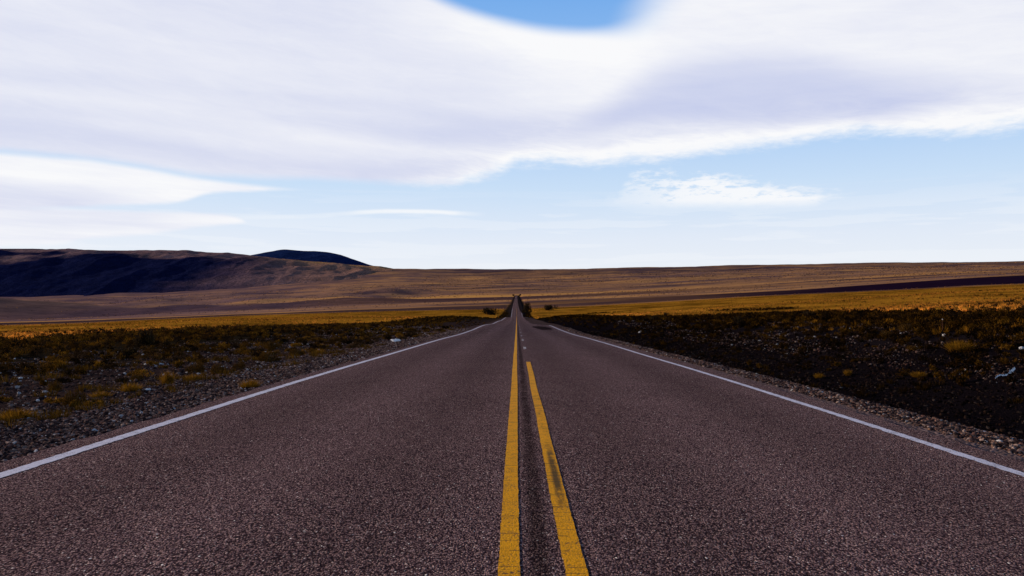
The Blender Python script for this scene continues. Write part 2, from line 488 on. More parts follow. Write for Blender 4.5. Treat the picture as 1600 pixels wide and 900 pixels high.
# ------------------------------------------------------------------ road and its markings
rd = np.concatenate([np.linspace(-25, 130, 620), np.linspace(130, 700, 500)[1:], np.linspace(700, 2100, 200)[1:]])
def strip(name, xa, xb, d, z, mat, parent, jitter=0, thick=0, ncol=2, seed=0):
    ts = np.linspace(0, 1, ncol)
    r2 = np.random.default_rng(seed)
    ja = (fbm(d*16, d*0 + seed, 3, seed) - .5)*jitter*2; jb = (fbm(d*16, d*0 + seed + 9.5, 3, seed + 3) - .5)*jitter*2
    A = xa + ja; B = xb + jb
    Xs = A[:, None]*(1-ts) + B[:, None]*ts
    Ds = np.repeat(d[:, None], ncol, 1)
    Zs = zroad(Ds) + z - (np.abs(Xs)/4)**2*.03
    if thick:
        Xs = np.concatenate([A[:, None], Xs, B[:, None]], 1); Ds = np.repeat(d[:, None], ncol + 2, 1)
        Zs = np.concatenate([Zs[:, :1] - thick, Zs, Zs[:, -1:] - thick], 1)
    n, k = Xs.shape; ix = np.arange(n*k).reshape(n, k)
    f = np.stack([ix[:-1, :-1], ix[:-1, 1:], ix[1:, 1:], ix[1:, :-1]], -1).reshape(-1, 4)
    return mesh_obj(name, np.stack([Xs, Ds, Zs], -1).reshape(-1, 3), f, mat, parent, not thick)
road = strip('road', -4.02, 3.98, rd, 0, M_asphalt, None, .05, .14, 17, 2)
tag(road, 'straight two lane asphalt road running to the horizon', None, None, 'structure')
def seg(d0, d1):
    near = np.arange(max(d0, -24), min(d1, 30), .035) if d0 < 30 else np.array([])
    mid = np.arange(max(d0, 30), min(d1, 130), .4) if d1 > 30 and d0 < 130 else np.array([])
    far = np.arange(max(d0, 130), d1, 1.5) if d1 > 130 else np.array([])
    return np.unique(np.concatenate([near, mid, far, [d1]]))
def wave(d, amp, seed): return (fbm(d/6, d*0 + .5, 3, seed) - .5)*amp
d = seg(-20, 700)
strip('centre_line', -.088 + wave(d, .03, 60), .008 + wave(d, .03, 60), d, .004, M_yellow, road, .0045, 0, 2, 5)
d = seg(-20, 18.8)
strip('centre_line', .213 + wave(d, .03, 66), .311 + wave(d, .03, 66), d, .004, M_yellow, road, .005, 0, 2, 6)
d = seg(-20, 700)
strip('edge_line', -3.765 + wave(d, .05, 70), -3.635 + wave(d, .05, 70), d, .004, M_white, road, .012, 0, 2, 7)
strip('edge_line', 3.585 + wave(d, .05, 73), 3.685 + wave(d, .05, 73), d, .004, M_white, road, .016, 0, 2, 8)
for k, (d0, ln) in enumerate(((26.4, 1.7), (35.5, 1.9), (45.5, 1.6), (55, 1.6), (66, 1.5), (78, 1.5))):
    dd = seg(d0, d0 + ln)
    strip('lane_dash', .225 + 0*dd, .315 + 0*dd, dd, .004, M_white_worn, road, .012, 0, 2, 20 + k)

# ------------------------------------------------------------------ hills
def hill(name, xk, yc, xb, yb, d_base, d_crest, nx, nt, shape, rough, colour_fn, label):
    xs = np.linspace(xk[0], xk[-1], nx); ts = np.linspace(0, 1.35, nt)
    Xp, T = np.meshgrid(xs, ts)
    D = d_base + (d_crest - d_base)*T
    yC = pchip(xk, yc, Xp); yB = pchip(xb, yb, Xp)
    fr = shape(np.clip(T, 0, 1), Xp)
    zc = HC + (HY - yC)*d_crest/F
    zb = HC + (HY - yB)*d_base/F - 12
    X = (Xp - VX)/F*(d_crest*.55 + D*.45)*1.0
    Xw = (Xp - VX)/F*D
    z = zb + (zc - zb)*fr
    amp = np.clip(np.sin(np.clip(T, 0, 1)*math.pi), 0, 1)
    taper = np.clip((zc - zb)/200, 0, 1)
    z = z + (fbm(Xw/420, D/420, 5, 77) - .5)*rough*amp*taper
    rid = 1 - np.abs(2*fbm(Xw/300, D/600, 4, 81) - 1)
    z = z + (rid - .7)*rough*.6*amp*taper
    z = z + (fbm(Xw/90, D/90, 3, 85) - .5)*rough*.07*taper*(1 - .7*T.clip(0,1))
    z = np.where(T > 1, z - (T - 1)*(d_crest-d_base)*.28, z)
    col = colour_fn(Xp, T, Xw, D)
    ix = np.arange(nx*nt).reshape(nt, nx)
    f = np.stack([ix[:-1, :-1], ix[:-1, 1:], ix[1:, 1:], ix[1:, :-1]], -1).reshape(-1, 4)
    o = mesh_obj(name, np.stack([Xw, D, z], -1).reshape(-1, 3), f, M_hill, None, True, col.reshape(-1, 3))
    return tag(o, label, None, None, 'structure')
def shape1(T, Xp):
    # apron, steep face, gentle shoulder up to the crest
    return pchip([0, .15, .30, .45, .58, .75, 1], [0, .06, .30, .55, .74, .88, 1], T)
def col1(Xp, T, Xw, D):
    n = fbm(Xw/700, D/260, 5, 91); n2 = fbm(Xw/160, D/160, 4, 93)
    c = np.zeros(Xp.shape + (3,)) + np.array([.205, .118, .115])
    # shade painted dark navy into the steep face, thinning out towards the right
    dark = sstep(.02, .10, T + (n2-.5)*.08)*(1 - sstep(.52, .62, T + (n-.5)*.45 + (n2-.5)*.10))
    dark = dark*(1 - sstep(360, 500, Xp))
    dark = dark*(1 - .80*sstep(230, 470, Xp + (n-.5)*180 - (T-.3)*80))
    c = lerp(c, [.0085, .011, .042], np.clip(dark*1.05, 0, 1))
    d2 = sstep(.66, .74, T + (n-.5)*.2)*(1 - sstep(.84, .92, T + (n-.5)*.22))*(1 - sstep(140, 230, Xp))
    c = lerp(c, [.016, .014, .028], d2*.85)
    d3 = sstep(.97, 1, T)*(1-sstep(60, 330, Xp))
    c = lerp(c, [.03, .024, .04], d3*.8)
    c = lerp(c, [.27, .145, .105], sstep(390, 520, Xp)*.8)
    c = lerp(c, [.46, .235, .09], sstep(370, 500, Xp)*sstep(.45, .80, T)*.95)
    return c
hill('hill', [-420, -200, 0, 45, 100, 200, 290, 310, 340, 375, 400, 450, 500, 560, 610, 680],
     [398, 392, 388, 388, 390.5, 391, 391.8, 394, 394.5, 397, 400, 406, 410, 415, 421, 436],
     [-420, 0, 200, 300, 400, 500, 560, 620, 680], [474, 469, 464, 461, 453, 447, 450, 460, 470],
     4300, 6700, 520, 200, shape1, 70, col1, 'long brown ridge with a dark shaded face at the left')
def shape2(T, Xp): return np.sin(T*math.pi/2)**1.1
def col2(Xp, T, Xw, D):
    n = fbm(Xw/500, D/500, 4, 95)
    return np.zeros(Xp.shape + (3,)) + np.array([.010, .022, .080])*(.7 + .6*n)[..., None]  # cloud shade put into the albedo as an even dark blue
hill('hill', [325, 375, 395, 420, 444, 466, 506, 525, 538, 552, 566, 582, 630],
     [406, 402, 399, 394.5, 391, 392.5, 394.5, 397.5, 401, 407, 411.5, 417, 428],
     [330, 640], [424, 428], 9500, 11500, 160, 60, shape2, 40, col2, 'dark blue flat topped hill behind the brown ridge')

# ------------------------------------------------------------------ loose stones (uncountable)
phi = (1 + 5**.5)/2
ICO_V = np.array([(-1, phi, 0), (1, phi, 0), (-1, -phi, 0), (1, -phi, 0), (0, -1, phi), (0, 1, phi), (0, -1, -phi), (0, 1, -phi), (phi, 0, -1), (phi, 0, 1), (-phi, 0, -1), (-phi, 0, 1)])
ICO_V /= np.linalg.norm(ICO_V[0])
ICO_F = np.array([(0,11,5),(0,5,1),(0,1,7),(0,7,10),(0,10,11),(1,5,9),(5,11,4),(11,10,2),(10,7,6),(7,1,8),(3,9,4),(3,4,2),(3,2,6),(3,6,8),(3,8,9),(4,9,5),(2,4,11),(6,2,10),(8,6,7),(9,8,1)])
def stones_mesh(X, D, size, cols, sink=.3):
    n = len(X)
    Z = ground_z(X, D)
    v = ICO_V[None]*(1 + rng.uniform(-.28, .28, (n, 12, 1)))
    sc = size[:, None]*np.stack([rng.uniform(.7, 1.3, n), rng.uniform(.7, 1.3, n), rng.uniform(.42, .85, n)], 1)
    v = v*sc[:, None, :]
    a = rng.uniform(0, 6.283, n); ca, sa = np.cos(a)[:, None], np.sin(a)[:, None]
    v = np.stack([v[..., 0]*ca - v[..., 1]*sa, v[..., 0]*sa + v[..., 1]*ca, v[..., 2]], -1)
    ti = rng.normal(0, .35, n); ct, st = np.cos(ti)[:, None], np.sin(ti)[:, None]
    v = np.stack([v[..., 0], v[..., 1]*ct - v[..., 2]*st, v[..., 1]*st + v[..., 2]*ct], -1)
    v = v + np.stack([X, D, Z + sc[:, 2]*(1 - sink)*.6], 1)[:, None, :]
    f = ICO_F[None] + (np.arange(n)*12)[:, None, None]
    return v.reshape(-1, 3), f.reshape(-1, 3), np.repeat(cols, 12, 0)
def stone_cols(n, dark=1.0, white=.03):
    base = np.array([[.17, .100, .080], [.06, .038, .036], [.26, .145, .100], [.030, .019, .020], [.38, .26, .21], [.19, .092, .070], [.04, .026, .026]])
    c = base[rng.integers(0, len(base), n)]*rng.uniform(.6, 1.4, (n, 1))*dark
    wv = rng.random(n) < white
    c[wv] = np.array([.58, .54, .52])*rng.uniform(.7, 1.2, (wv.sum(), 1))*min(1, dark*1.2)
    return c
def logd(n, a, b): return np.exp(rng.uniform(math.log(a), math.log(b), n))
parts = []
# left shoulder: crushed gravel
n = 60000; D = logd(n, 3.8, 75); X = -4.12 - rng.random(n)**1.25*3.6
parts.append(stones_mesh(X, D, .005 + .016*rng.random(n)**2.4 + .0006*D, stone_cols(n, .62, .016)))
n = 34000; D = logd(n, 7, 110); X = -6.3 - rng.random(n)*13
keep = (fbm(X/2.2, D/2.2, 3, 33) > .40); X, D = X[keep], D[keep]; n = len(X)
parts.append(stones_mesh(X, D, .008 + .040*rng.random(n)**5 + .0005*D, stone_cols(n, .56, .03)))
# right shoulder and the far slope of the ditch
n = 26000; D = logd(n, 3.6, 75); X = 4.25 + rng.random(n)**1.0*1.25
parts.append(stones_mesh(X, D, .006 + .017*rng.random(n)**2.2 + .0006*D, stone_cols(n, .58, .012)))
n = 22000; D = logd(n, 9, 90); X = 6 + rng.random(n)*10
parts.append(stones_mesh(X, D, .010 + .04*rng.random(n)**3.5 + .0005*D, stone_cols(n, .075, .008)))  # ditch stones dimmed to go with the painted shade
n = 16000; D = logd(n, 14, 120); X = 13.2 + rng.random(n)*9
keep = fbm(X/3, D/3, 3, 35) > .41; X, D = X[keep], D[keep]; n = len(X)
parts.append(stones_mesh(X, D, .009 + .045*rng.random(n)**4.5 + .0005*D, stone_cols(n, .34, .035)))
off = 0; vs, fs, cl = [], [], []
for v, f, c in parts: vs.append(v); fs.append(f + off); cl.append(c); off += len(v)
gravel = mesh_obj('gravel', np.concatenate(vs), np.concatenate(fs), M_stone, None, False, np.concatenate(cl))
tag(gravel, 'loose grey and brown gravel and stones along both verges', 'gravel', None, 'stuff')

# ------------------------------------------------------------------ grass and scrub
def blades(X, D, Z, h, r, k, width, cols, lean=.5):
    n = len(X); N = n*k
    b = np.repeat(np.stack([X, D, Z], 1), k, 0); hh = np.repeat(h, k); rr = np.repeat(r, k); ww = np.repeat(width, k)
    a = rng.uniform(0, 6.283, N); q = np.sqrt(rng.random(N))
    dirv = np.stack([np.cos(a), np.sin(a)], 1)
    base = b.copy(); base[:, :2] += dirv*(rr*q*.55)[:, None]; base[:, 2] -= .03
    tip = b.copy(); tip[:, :2] += dirv*(rr*q*.55 + hh*lean*q*rng.uniform(.5, 1.2, N))[:, None]
    tip[:, 2] += hh*rng.uniform(.55, 1.0, N)*(1 - .35*q*q)
    a2 = rng.uniform(0, 6.283, N); wv = np.stack([np.cos(a2), np.sin(a2), np.zeros(N)], 1)*(ww*.5)[:, None]
    v = np.stack([base - wv, base + wv, tip], 1)
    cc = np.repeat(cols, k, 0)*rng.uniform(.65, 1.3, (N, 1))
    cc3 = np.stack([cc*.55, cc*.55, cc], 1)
    return v.reshape(-1, 3), np.arange(N*3).reshape(-1, 3), cc3.reshape(-1, 3)
def leaves(X, D, Z, h, r, k, size, cols, clump=5):
    n = len(X); N = n*k
    # clumps inside each shrub give it an uneven outline
    ca = rng.uniform(0, 6.283, (n, clump)); cr = np.sqrt(rng.random((n, clump)))*.62
    cz = rng.uniform(.10, .72, (n, clump))*np.sqrt(1 - cr**2*1.6); crad = rng.uniform(.18, .42, (n, clump))
    cb = rng.uniform(.55, 1.4, (n, clump))
    ci = rng.integers(0, clump, (n, k)); I = np.arange(n)[:, None]
    dv = rng.normal(0, 1, (n, k, 3)); dv /= np.linalg.norm(dv, axis=2, keepdims=True)
    rad = rng.random((n, k))**.45*crad[I, ci]
    pc = np.stack([np.cos(ca[I, ci])*cr[I, ci], np.sin(ca[I, ci])*cr[I, ci], cz[I, ci]], -1) + dv*rad[..., None]
    pc[..., 2] = np.abs(pc[..., 2])
    pos = np.stack([X, D, Z], 1)[:, None, :] + pc*np.stack([r, r, h], 1)[:, None, :]
    pos = pos.reshape(-1, 3); sz = np.repeat(size, k)*rng.uniform(.6, 1.4, N)
    e1 = rng.normal(0, 1, (N, 3)); e1[:, 2] = np.abs(e1[:, 2])*1.3 + .3; e1 /= np.linalg.norm(e1, axis=1, keepdims=True)
    e2 = np.cross(e1, rng.normal(0, 1, (N, 3))); e2 /= np.linalg.norm(e2, axis=1, keepdims=True)
    v = np.stack([pos - e2*(sz*.3)[:, None], pos + e2*(sz*.3)[:, None], pos + e1*sz[:, None]], 1)
    cc = np.repeat(cols, k, 0)*(cb[I, ci].reshape(-1, 1))*rng.uniform(.6, 1.4, (N, 1))
    return v.reshape(-1, 3), np.arange(N*3).reshape(-1, 3), np.repeat(cc, 3, 0)
def join(parts):
    off = 0; vs, fs, cl = [], [], []
    for v, f, c in parts: vs.append(v); fs.append(f + off); cl.append(c); off += len(v)
    return np.concatenate(vs), np.concatenate(fs), np.concatenate(cl)

BAG = hit(620, 533)
def clear(X, D): return ~((np.abs(X - BAG[0]*D/BAG[1]) < 1.0) & (D > BAG[1] - 12) & (D < BAG[1] + 1))
# golden bunch grass on both plains
GOLD = np.array([1.0, .375, .05])
def gold_field(n, d0, d1, k, hs, ws, pw):
    D = (d0**pw + rng.random(n)*(d1**pw - d0**pw))**(1/pw)
    s = rng.uniform(-.74, .74, n); X = s*D
    nb = fbm(X/7, D/7, 4, 21); nf = fbm(X/2.2, D/2.2, 3, 22); jit = (nb-.5)*15 + (nf-.5)*7
    xl = edge_left(D); xr = edge_right(D)
    ok = np.where(X < 0, X < xl + jit*np.clip(-xl/35, .3, 1) - .6, X > xr + jit*np.clip(xr/30, .3, 1) + .6)
    ok &= rng.random(n) < 2.4*(fbm(X/13, D/13, 4, 31) - .22)
    X, D = X[ok], D[ok]; n = len(X)
    h = rng.uniform(.6, 1.25, n)*hs; r = h*rng.uniform(.5, .8, n)
    mott = fbm(X/16, D/16, 4, 31)
    front = np.abs(np.where(X < 0, X - xl[ok], X - xr[ok]))
    bright = .66 + 1.2*np.exp(-front/15)
    c = GOLD*(.45 + .9*mott[:, None])*rng.uniform(.6, 1.3, (n, 1))*bright[:, None]
    alt = rng.random(n) < .36; c[alt] = c[alt]*np.array([.20, .22, .35]); h[alt] *= 1.12
    return blades(X, D, ground_z(X, D), h, r, k, np.full(n, ws), c)
def build(name, parts, mat):
    v, f, c = join(parts)
    return mesh_obj(name, v, f, mat, None, False, c)
grass = build('grass', [gold_field(15000, 40, 130, 14, .34, .035, 1.7), gold_field(26000, 130, 360, 7, .42, .085, 1.6), gold_field(16000, 360, 720, 4, .55, .2, 1.5)], M_grass)
tag(grass, 'golden dry bunch grass covering the plains beyond the scrub', 'grass', None, 'stuff')

# dark scrub between the verge and the golden plain
OLIVE = np.array([[.060, .028, .007], [.036, .019, .008], [.105, .047, .007], [.028, .016, .009], [.150, .068, .008]])
def scrub_field(n, side, d0, d1, k, leaf, hmul=1.0, dark=1.0):
    D = logd(n, d0, d1)
    e = edge_left(D) if side < 0 else edge_right(D)
    inner = np.where(side < 0, 8.5 - 2.3*sstep(25, 70, D), 11.5 - 4.8*sstep(20, 70, D))*np.clip(np.abs(e)/20, .62, 1)
    u = rng.random(n)**.62
    X = side*(inner + (np.abs(e) + 1.0 - inner)*u)
    ok = (np.abs(X/D) < .76) & clear(X, D) & (rng.random(n) < .14 + 1.1*u + 1.1*(fbm(X/4, D/4, 3, 61) - .5))
    X, D, u = X[ok], D[ok], u[ok]; n = len(X)
    h = rng.uniform(.16, .62, n)**1.1*hmul*(.6 + .5*u); r = h*rng.uniform(.8, 1.5, n)
    c = OLIVE[rng.integers(0, len(OLIVE), n)]*rng.uniform(.6, 1.3, (n, 1))*dark
    return leaves(X, D, ground_z(X, D), h, r, k, leaf*(.5 + h), c)
def dry_tufts(n, side, x0, x1, d0, d1, dark=1.0):
    D = logd(n, d0, d1); X = side*(x0 + (x1-x0)*rng.random(n))
    ok = (np.abs(X/D) < .76) & (fbm(X/3, D/3, 3, 63) > .48) & clear(X, D); X, D = X[ok], D[ok]; n = len(X)
    h = rng.uniform(.08, .26, n); c = np.array([.14, .070, .010])*rng.uniform(.35, 1.2, (n, 1))*dark
    return blades(X, D, ground_z(X, D), h, h*.8, 26, .006 + .0009*D, c, .7)
def heap_scrub(n):
    # dark bushes crowding the spoil heap in the right-hand grass
    pl = DARK_LINES[1][0]; X = rng.uniform(pl[0, 0], pl[2, 0], n); D = pchip(pl[:, 0], pl[:, 1], X) + rng.normal(0, 3.5, n)
    h = rng.uniform(.25, .75, n)
    return leaves(X, D, ground_z(X, D), h, h*1.3, 60, .2*(.5 + h), OLIVE[rng.integers(0, 4, n)]*.45)
def edge_tufts(n):
    # golden bunches straying into the dark scrub
    D = logd(n, 32, 260); sd = np.where(rng.random(n) < .5, -1, 1)
    e = np.where(sd < 0, -edge_left(D), edge_right(D)); X = sd*e*rng.uniform(.45, 1.0, n)**.6
    ok = np.abs(X/D) < .76; X, D = X[ok], D[ok]; n = len(X); h = rng.uniform(.15, .4, n)
    return blades(X, D, ground_z(X, D), h, h*.8, 26, .012 + .0007*D, np.array([.30, .125, .011])*rng.uniform(.3, 1.1, (n, 1)), .6)
def bank_shrubs(n):
    # rusty cushions spread over the stony left bank
    D = logd(n, 9, 90); X = -rng.uniform(6.6, 16, n)
    ok = (np.abs(X/D) < .76) & (fbm(X/4, D/4, 3, 67) > .42) & clear(X, D); X, D = X[ok], D[ok]; n = len(X)
    h = rng.uniform(.10, .30, n)*np.clip(D/22, .6, 1.3)
    return leaves(X, D, ground_z(X, D), h, h*rng.uniform(1.1, 2.0, n), 260, .022 + .0014*D, OLIVE[rng.integers(0, 5, n)]*rng.uniform(.6, 1.5, (n, 1)))
def far_clumps(n):
    # bushes and big bunches speckling the distant slopes
    D = (1060**1.2 + rng.random(n)*(5200**1.2 - 1060**1.2))**(1/1.2); X = rng.uniform(-.70, .70, n)*D
    ok = (np.abs(X) > 12) & (rng.random(n) < 2.0*(fbm(X/260, D/260, 4, 97) - .25)) & ~((X/D < -.12) & (D > 4000)); X, D = X[ok], D[ok]; n = len(X)
    h = rng.uniform(.5, 1.0, n)**2*(.35 + D/1350)
    pal = np.array([[.035, .020, .022], [.060, .034, .034], [.030, .018, .026], [.30, .145, .045], [.42, .20, .06]])
    return leaves(X, D, ground_z(X, D), h, h*rng.uniform(1.2, 2.6, n), 9, h*.9, pal[rng.integers(0, 5, n)])
def plain_bushes(n):
    D = logd(n, 55, 500); X = rng.uniform(-.7, .7, n)*D
    ok = (X < edge_left(D) - 2) | (X > edge_right(D) + 2); X, D = X[ok], D[ok]; n = len(X)
    h = rng.uniform(.2, .5, n)*(1 + D/600)
    return leaves(X, D, ground_z(X, D), h, h*1.3, 60, .16*(.5 + h), OLIVE[rng.integers(0, 4, n)]*.7)
scrub = build('scrub', [scrub_field(2600, -1, 12, 60, 190, .075, 1.0, .8), scrub_field(2900, -1, 60, 190, 80, .14, 1.0, .8), scrub_field(2200, -1, 190, 620, 40, .3, 1.1, .6),
                        scrub_field(2900, 1, 18, 60, 170, .085, 1.0, .38), scrub_field(4200, 1, 60, 190, 80, .14, 1.0, .36), scrub_field(2200, 1, 190, 620, 40, .3, 1.1, .35),
                        heap_scrub(260), far_clumps(26000), plain_bushes(900), edge_tufts(1500),
                        dry_tufts(1700, -1, 5.6, 17, 6, 90, .8), bank_shrubs(260), dry_tufts(1000, 1, 9, 24, 14, 90, .22)], M_scrub)
tag(scrub, 'low dark olive scrub lining the golden plain on both sides', 'scrub', None, 'stuff')

# ------------------------------------------------------------------ single shrubs, tufts and bushes
def proto_mesh(kind, seed):
    global rng
    keep = rng; rng = np.random.default_rng(seed)
    one = lambda v: np.array([v], float)
    if kind == 'tuft':
        # unit tuft: 1 m high, upright dry blades over a leafy olive cushion
        p = [blades(one(0), one(0), one(0), one(1.0), one(.75), 420, one(.035), np.array([[.26, .120, .010]]), .75),
             leaves(one(0), one(0), one(0), one(.8), one(.8), 320, one(.12), np.array([[.105, .048, .007]]), 7)]
    elif kind == 'olive':
        p = [leaves(one(0), one(0), one(0), one(1.05), one(.95), 900, one(.10), np.array([[.065, .031, .007]]), 10),
             blades(one(0), one(0), one(0), one(.95), one(.8), 150, one(.03), np.array([[.15, .070, .009]]), .6)]
    else:
        p = [leaves(one(0), one(0), one(0), one(1.1), one(.95), 1300, one(.11), np.array([[.024, .015, .008]]), 12),
             leaves(one(0), one(0), one(0), one(.9), one(1.0), 300, one(.09), np.array([[.055, .032, .009]]), 9)]
    v, f, c = join(p); rng = keep
    return v, f, c
def stems_mesh(seed):
    r2 = random.Random(seed); V_, F_ = [], []
    for k in range(9):
        a = r2.uniform(0, 6.28); L = r2.uniform(.45, .9); ln = r2.uniform(.2, .7)
        p0 = Vector((math.cos(a)*.08, math.sin(a)*.08, -.06)); p2 = Vector((math.cos(a)*ln, math.sin(a)*ln, L))
        p1 = (p0 + p2)/2 + Vector((r2.uniform(-.08, .08), r2.uniform(-.08, .08), .06))
        pts = [p0, p1, p2]; rad = [.028, .018, .007]; base = len(V_)
        for p, q in zip(pts, rad):
            for j in range(5): V_.append(p + Vector((math.cos(j*1.2566)*q, math.sin(j*1.2566)*q, 0)))
        for s in range(2):
            for j in range(5): F_.append((base + s*5 + j, base + s*5 + (j+1) % 5, base + s*5 + 5 + (j+1) % 5, base + s*5 + 5 + j))
    return V_, F_
PROTO = {}
for kind in ('tuft', 'olive', 'dark'):
    for sd in (1, 2, 3):
        v, f, c = proto_mesh(kind, sd*17 + len(kind))
        fo = mesh_obj('foliage', v, f, M_grass if kind == 'tuft' else M_scrub, None, False, c, link=False)
        sv, sf = stems_mesh(sd)
        so = mesh_obj('stems', sv, sf, M_twig, None, True, link=False)
        PROTO[(kind, sd)] = (fo, so)
NAMES = {'tuft': ('grass_tuft', 'grass tuft'), 'olive': ('shrub', 'shrub'), 'dark': ('bush', 'bush')}
used = set()
def plant(kind, px, py, wpx, hpx, label, group=None, pos=None):
    X, D, Z = hit(px, py) if pos is None else pos
    sd = random.choice((1, 2, 3))
    h = hpx*D/F*1.2; w = wpx*D/F*1.15
    o = empty(NAMES[kind][0], (X, D, Z - .02), random.uniform(0, 6.28), (w/2.0, w/2.0, h))
    tag(o, label, NAMES[kind][1], group)
    for p in PROTO[(kind, sd)]:
        if kind == 'tuft' and p.name.startswith('stems'): continue
        q = p if p.name not in used else p.copy()
        used.add(p.name); C.objects.link(q); q.parent = o
    return o
PL = [
 ('tuft', 391, 606, 34, 17, 'bright yellow green tuft touching the left white edge line'),
 ('tuft', 262, 600, 24, 24, 'tall upright olive gold tuft on the left gravel'),
 ('tuft', 205, 611, 38, 15, 'low spreading gold tuft left of the tall upright tuft'),
 ('tuft', 157, 620, 34, 11, 'flat brownish gold tuft beside the dark spreading shrub'),
 ('olive', 112, 633, 46, 24, 'dark spreading shrub on the left gravel slope'),
 ('olive', 85, 611, 28, 18, 'dark olive shrub just behind the dark spreading shrub'),
 ('tuft', 25, 655, 58, 20, 'wide gold tuft at the left border of the photo'),
 ('olive', 307, 583, 38, 19, 'left one of two rounded olive shrubs above the gravel'),
 ('olive', 341, 585, 30, 18, 'right one of two rounded olive shrubs above the gravel'),
 ('tuft', 303, 594, 32, 12, 'small gold tuft in front of two rounded olive shrubs'),
 ('olive', 374, 577, 26, 14, 'dark shrub right of the two rounded olive shrubs'),
 ('olive', 214, 595, 24, 12, 'small brown shrub behind the tall upright tuft'),
 ('tuft', 92, 572, 20, 11, 'small gold tuft alone among the left stones'),
 ('tuft', 153, 572, 18, 11, 'small dull tuft left of the pale flat stone slab'),
 ('olive', 53, 584, 22, 9, 'low brown shrub among the stones near the left border'),
 ('dark', 200, 558, 38, 15, 'dark shrub with a golden right side above the stones'),
 ('dark', 230, 543, 42, 26, 'largest round dark bush at the left scrub edge'),
 ('dark', 135, 524, 14, 8, 'tiny dark bush against the left golden plain'),
 ('dark', 188, 519, 12, 5, 'flat dark bush alone on the left golden plain'),
 ('olive', 418, 566, 44, 16, 'brown shrub at the gravel edge behind the yellow green tuft'),
 ('tuft', 497, 552, 24, 8, 'gold tuft at the gravel edge left of the white bag'),
 ('olive', 463, 556, 28, 12, 'brown shrub between the gold tuft and the wide brown shrub'),
 ('olive', 425, 545, 36, 13, 'dark olive shrub in the scrub above the brown shrub'),
 ('dark', 765, 492, 30, 11, 'dark bush left of the road near the far dip'),
 ('dark', 823, 489, 17, 15, 'tall dark bush at the right road edge near the far dip'),
 ('dark', 859, 485, 24, 9, 'dark bush on the golden grass right of the road dip'),
 ('tuft', 1495, 549, 44, 20, 'large rounded olive tuft on the right stony slope'),
 ('olive', 1381, 527, 22, 11, 'small olive shrub on the right stony slope'),
 ('olive', 1412, 517, 26, 12, 'olive shrub at the upper edge of the right stones'),
 ('dark', 1261, 497, 26, 11, 'wide dark bush against the right golden plain'),
 ('dark', 1213, 493, 22, 8, 'low dark bush left of the wide dark bush'),
 ('dark', 1022, 501, 18, 8, 'round dark bush standing out on the right golden plain'),
 ('dark', 1040, 493, 10, 5, 'tiny dark bush just beyond the round dark bush'),
 ('dark', 972, 498, 14, 6, 'small dark bush nearest the road on the right golden edge'),
 ('dark', 1153, 508, 22, 13, 'dark bush inside the right scrub band'),
 ('tuft', 1322, 586, 14, 11, 'sparse brown tuft in the black ditch'),
 ('tuft', 1277, 590, 16, 9, 'sparse brown tuft nearest the gravel in the black ditch'),
 ('tuft', 1432, 588, 26, 10, 'reddish brown tuft in the middle of the black ditch'),
 ('olive', 1425, 547, 26, 8, 'low reddish shrub left of the large rounded tuft'),
]
for p in PL: plant(*p)
# shrubs flanking the road at the far top of the rise
for sx, w in ((-1, 'left'), (1, 'right')):
    D = 2010.0; X = sx*8.5
    plant('dark', 0, 0, 4.2, 3.0, 'small dark bush on the %s of the road at its far end' % w, None, (X, D, float(ground_z(np.array([X]), np.array([D]))[0])))

# ------------------------------------------------------------------ litter, pale stones, stalk
def blob(name, px, py, wpx, hpx, mat, label, cat, seed, squash=1.0, group=None, rough=.35):
    import bmesh
    X, D, Z = hit(px, py)
    bm = bmesh.new(); bmesh.ops.create_icosphere(bm, subdivisions=3, radius=1)
    r2 = np.random.default_rng(seed); off = r2.uniform(0, 50, 2)
    w = wpx*D/F/2; h = hpx*D/F/2
    for v in bm.verts:
        c = v.co
        k = 1 + rough*2*(float(fbm(np.array([c.x*1.6 + c.z*.9 + off[0]]), np.array([c.y*1.6 - c.z*.7 + off[1]]), 3, seed)[0]) - .5)
        v.co = Vector((c.x*k*w, c.y*k*w*squash, max(c.z*k*h*1.1 + h*.75, -.03)))
    me = bpy.data.meshes.new(name); bm.to_mesh(me); bm.free(); me.materials.append(mat)
    o = bpy.data.objects.new(name, me); C.objects.link(o)
    o.location = (X, D, Z - .01); o.rotation_euler = (0, 0, r2.uniform(-.3, .3))
    return tag(o, label, cat, group)

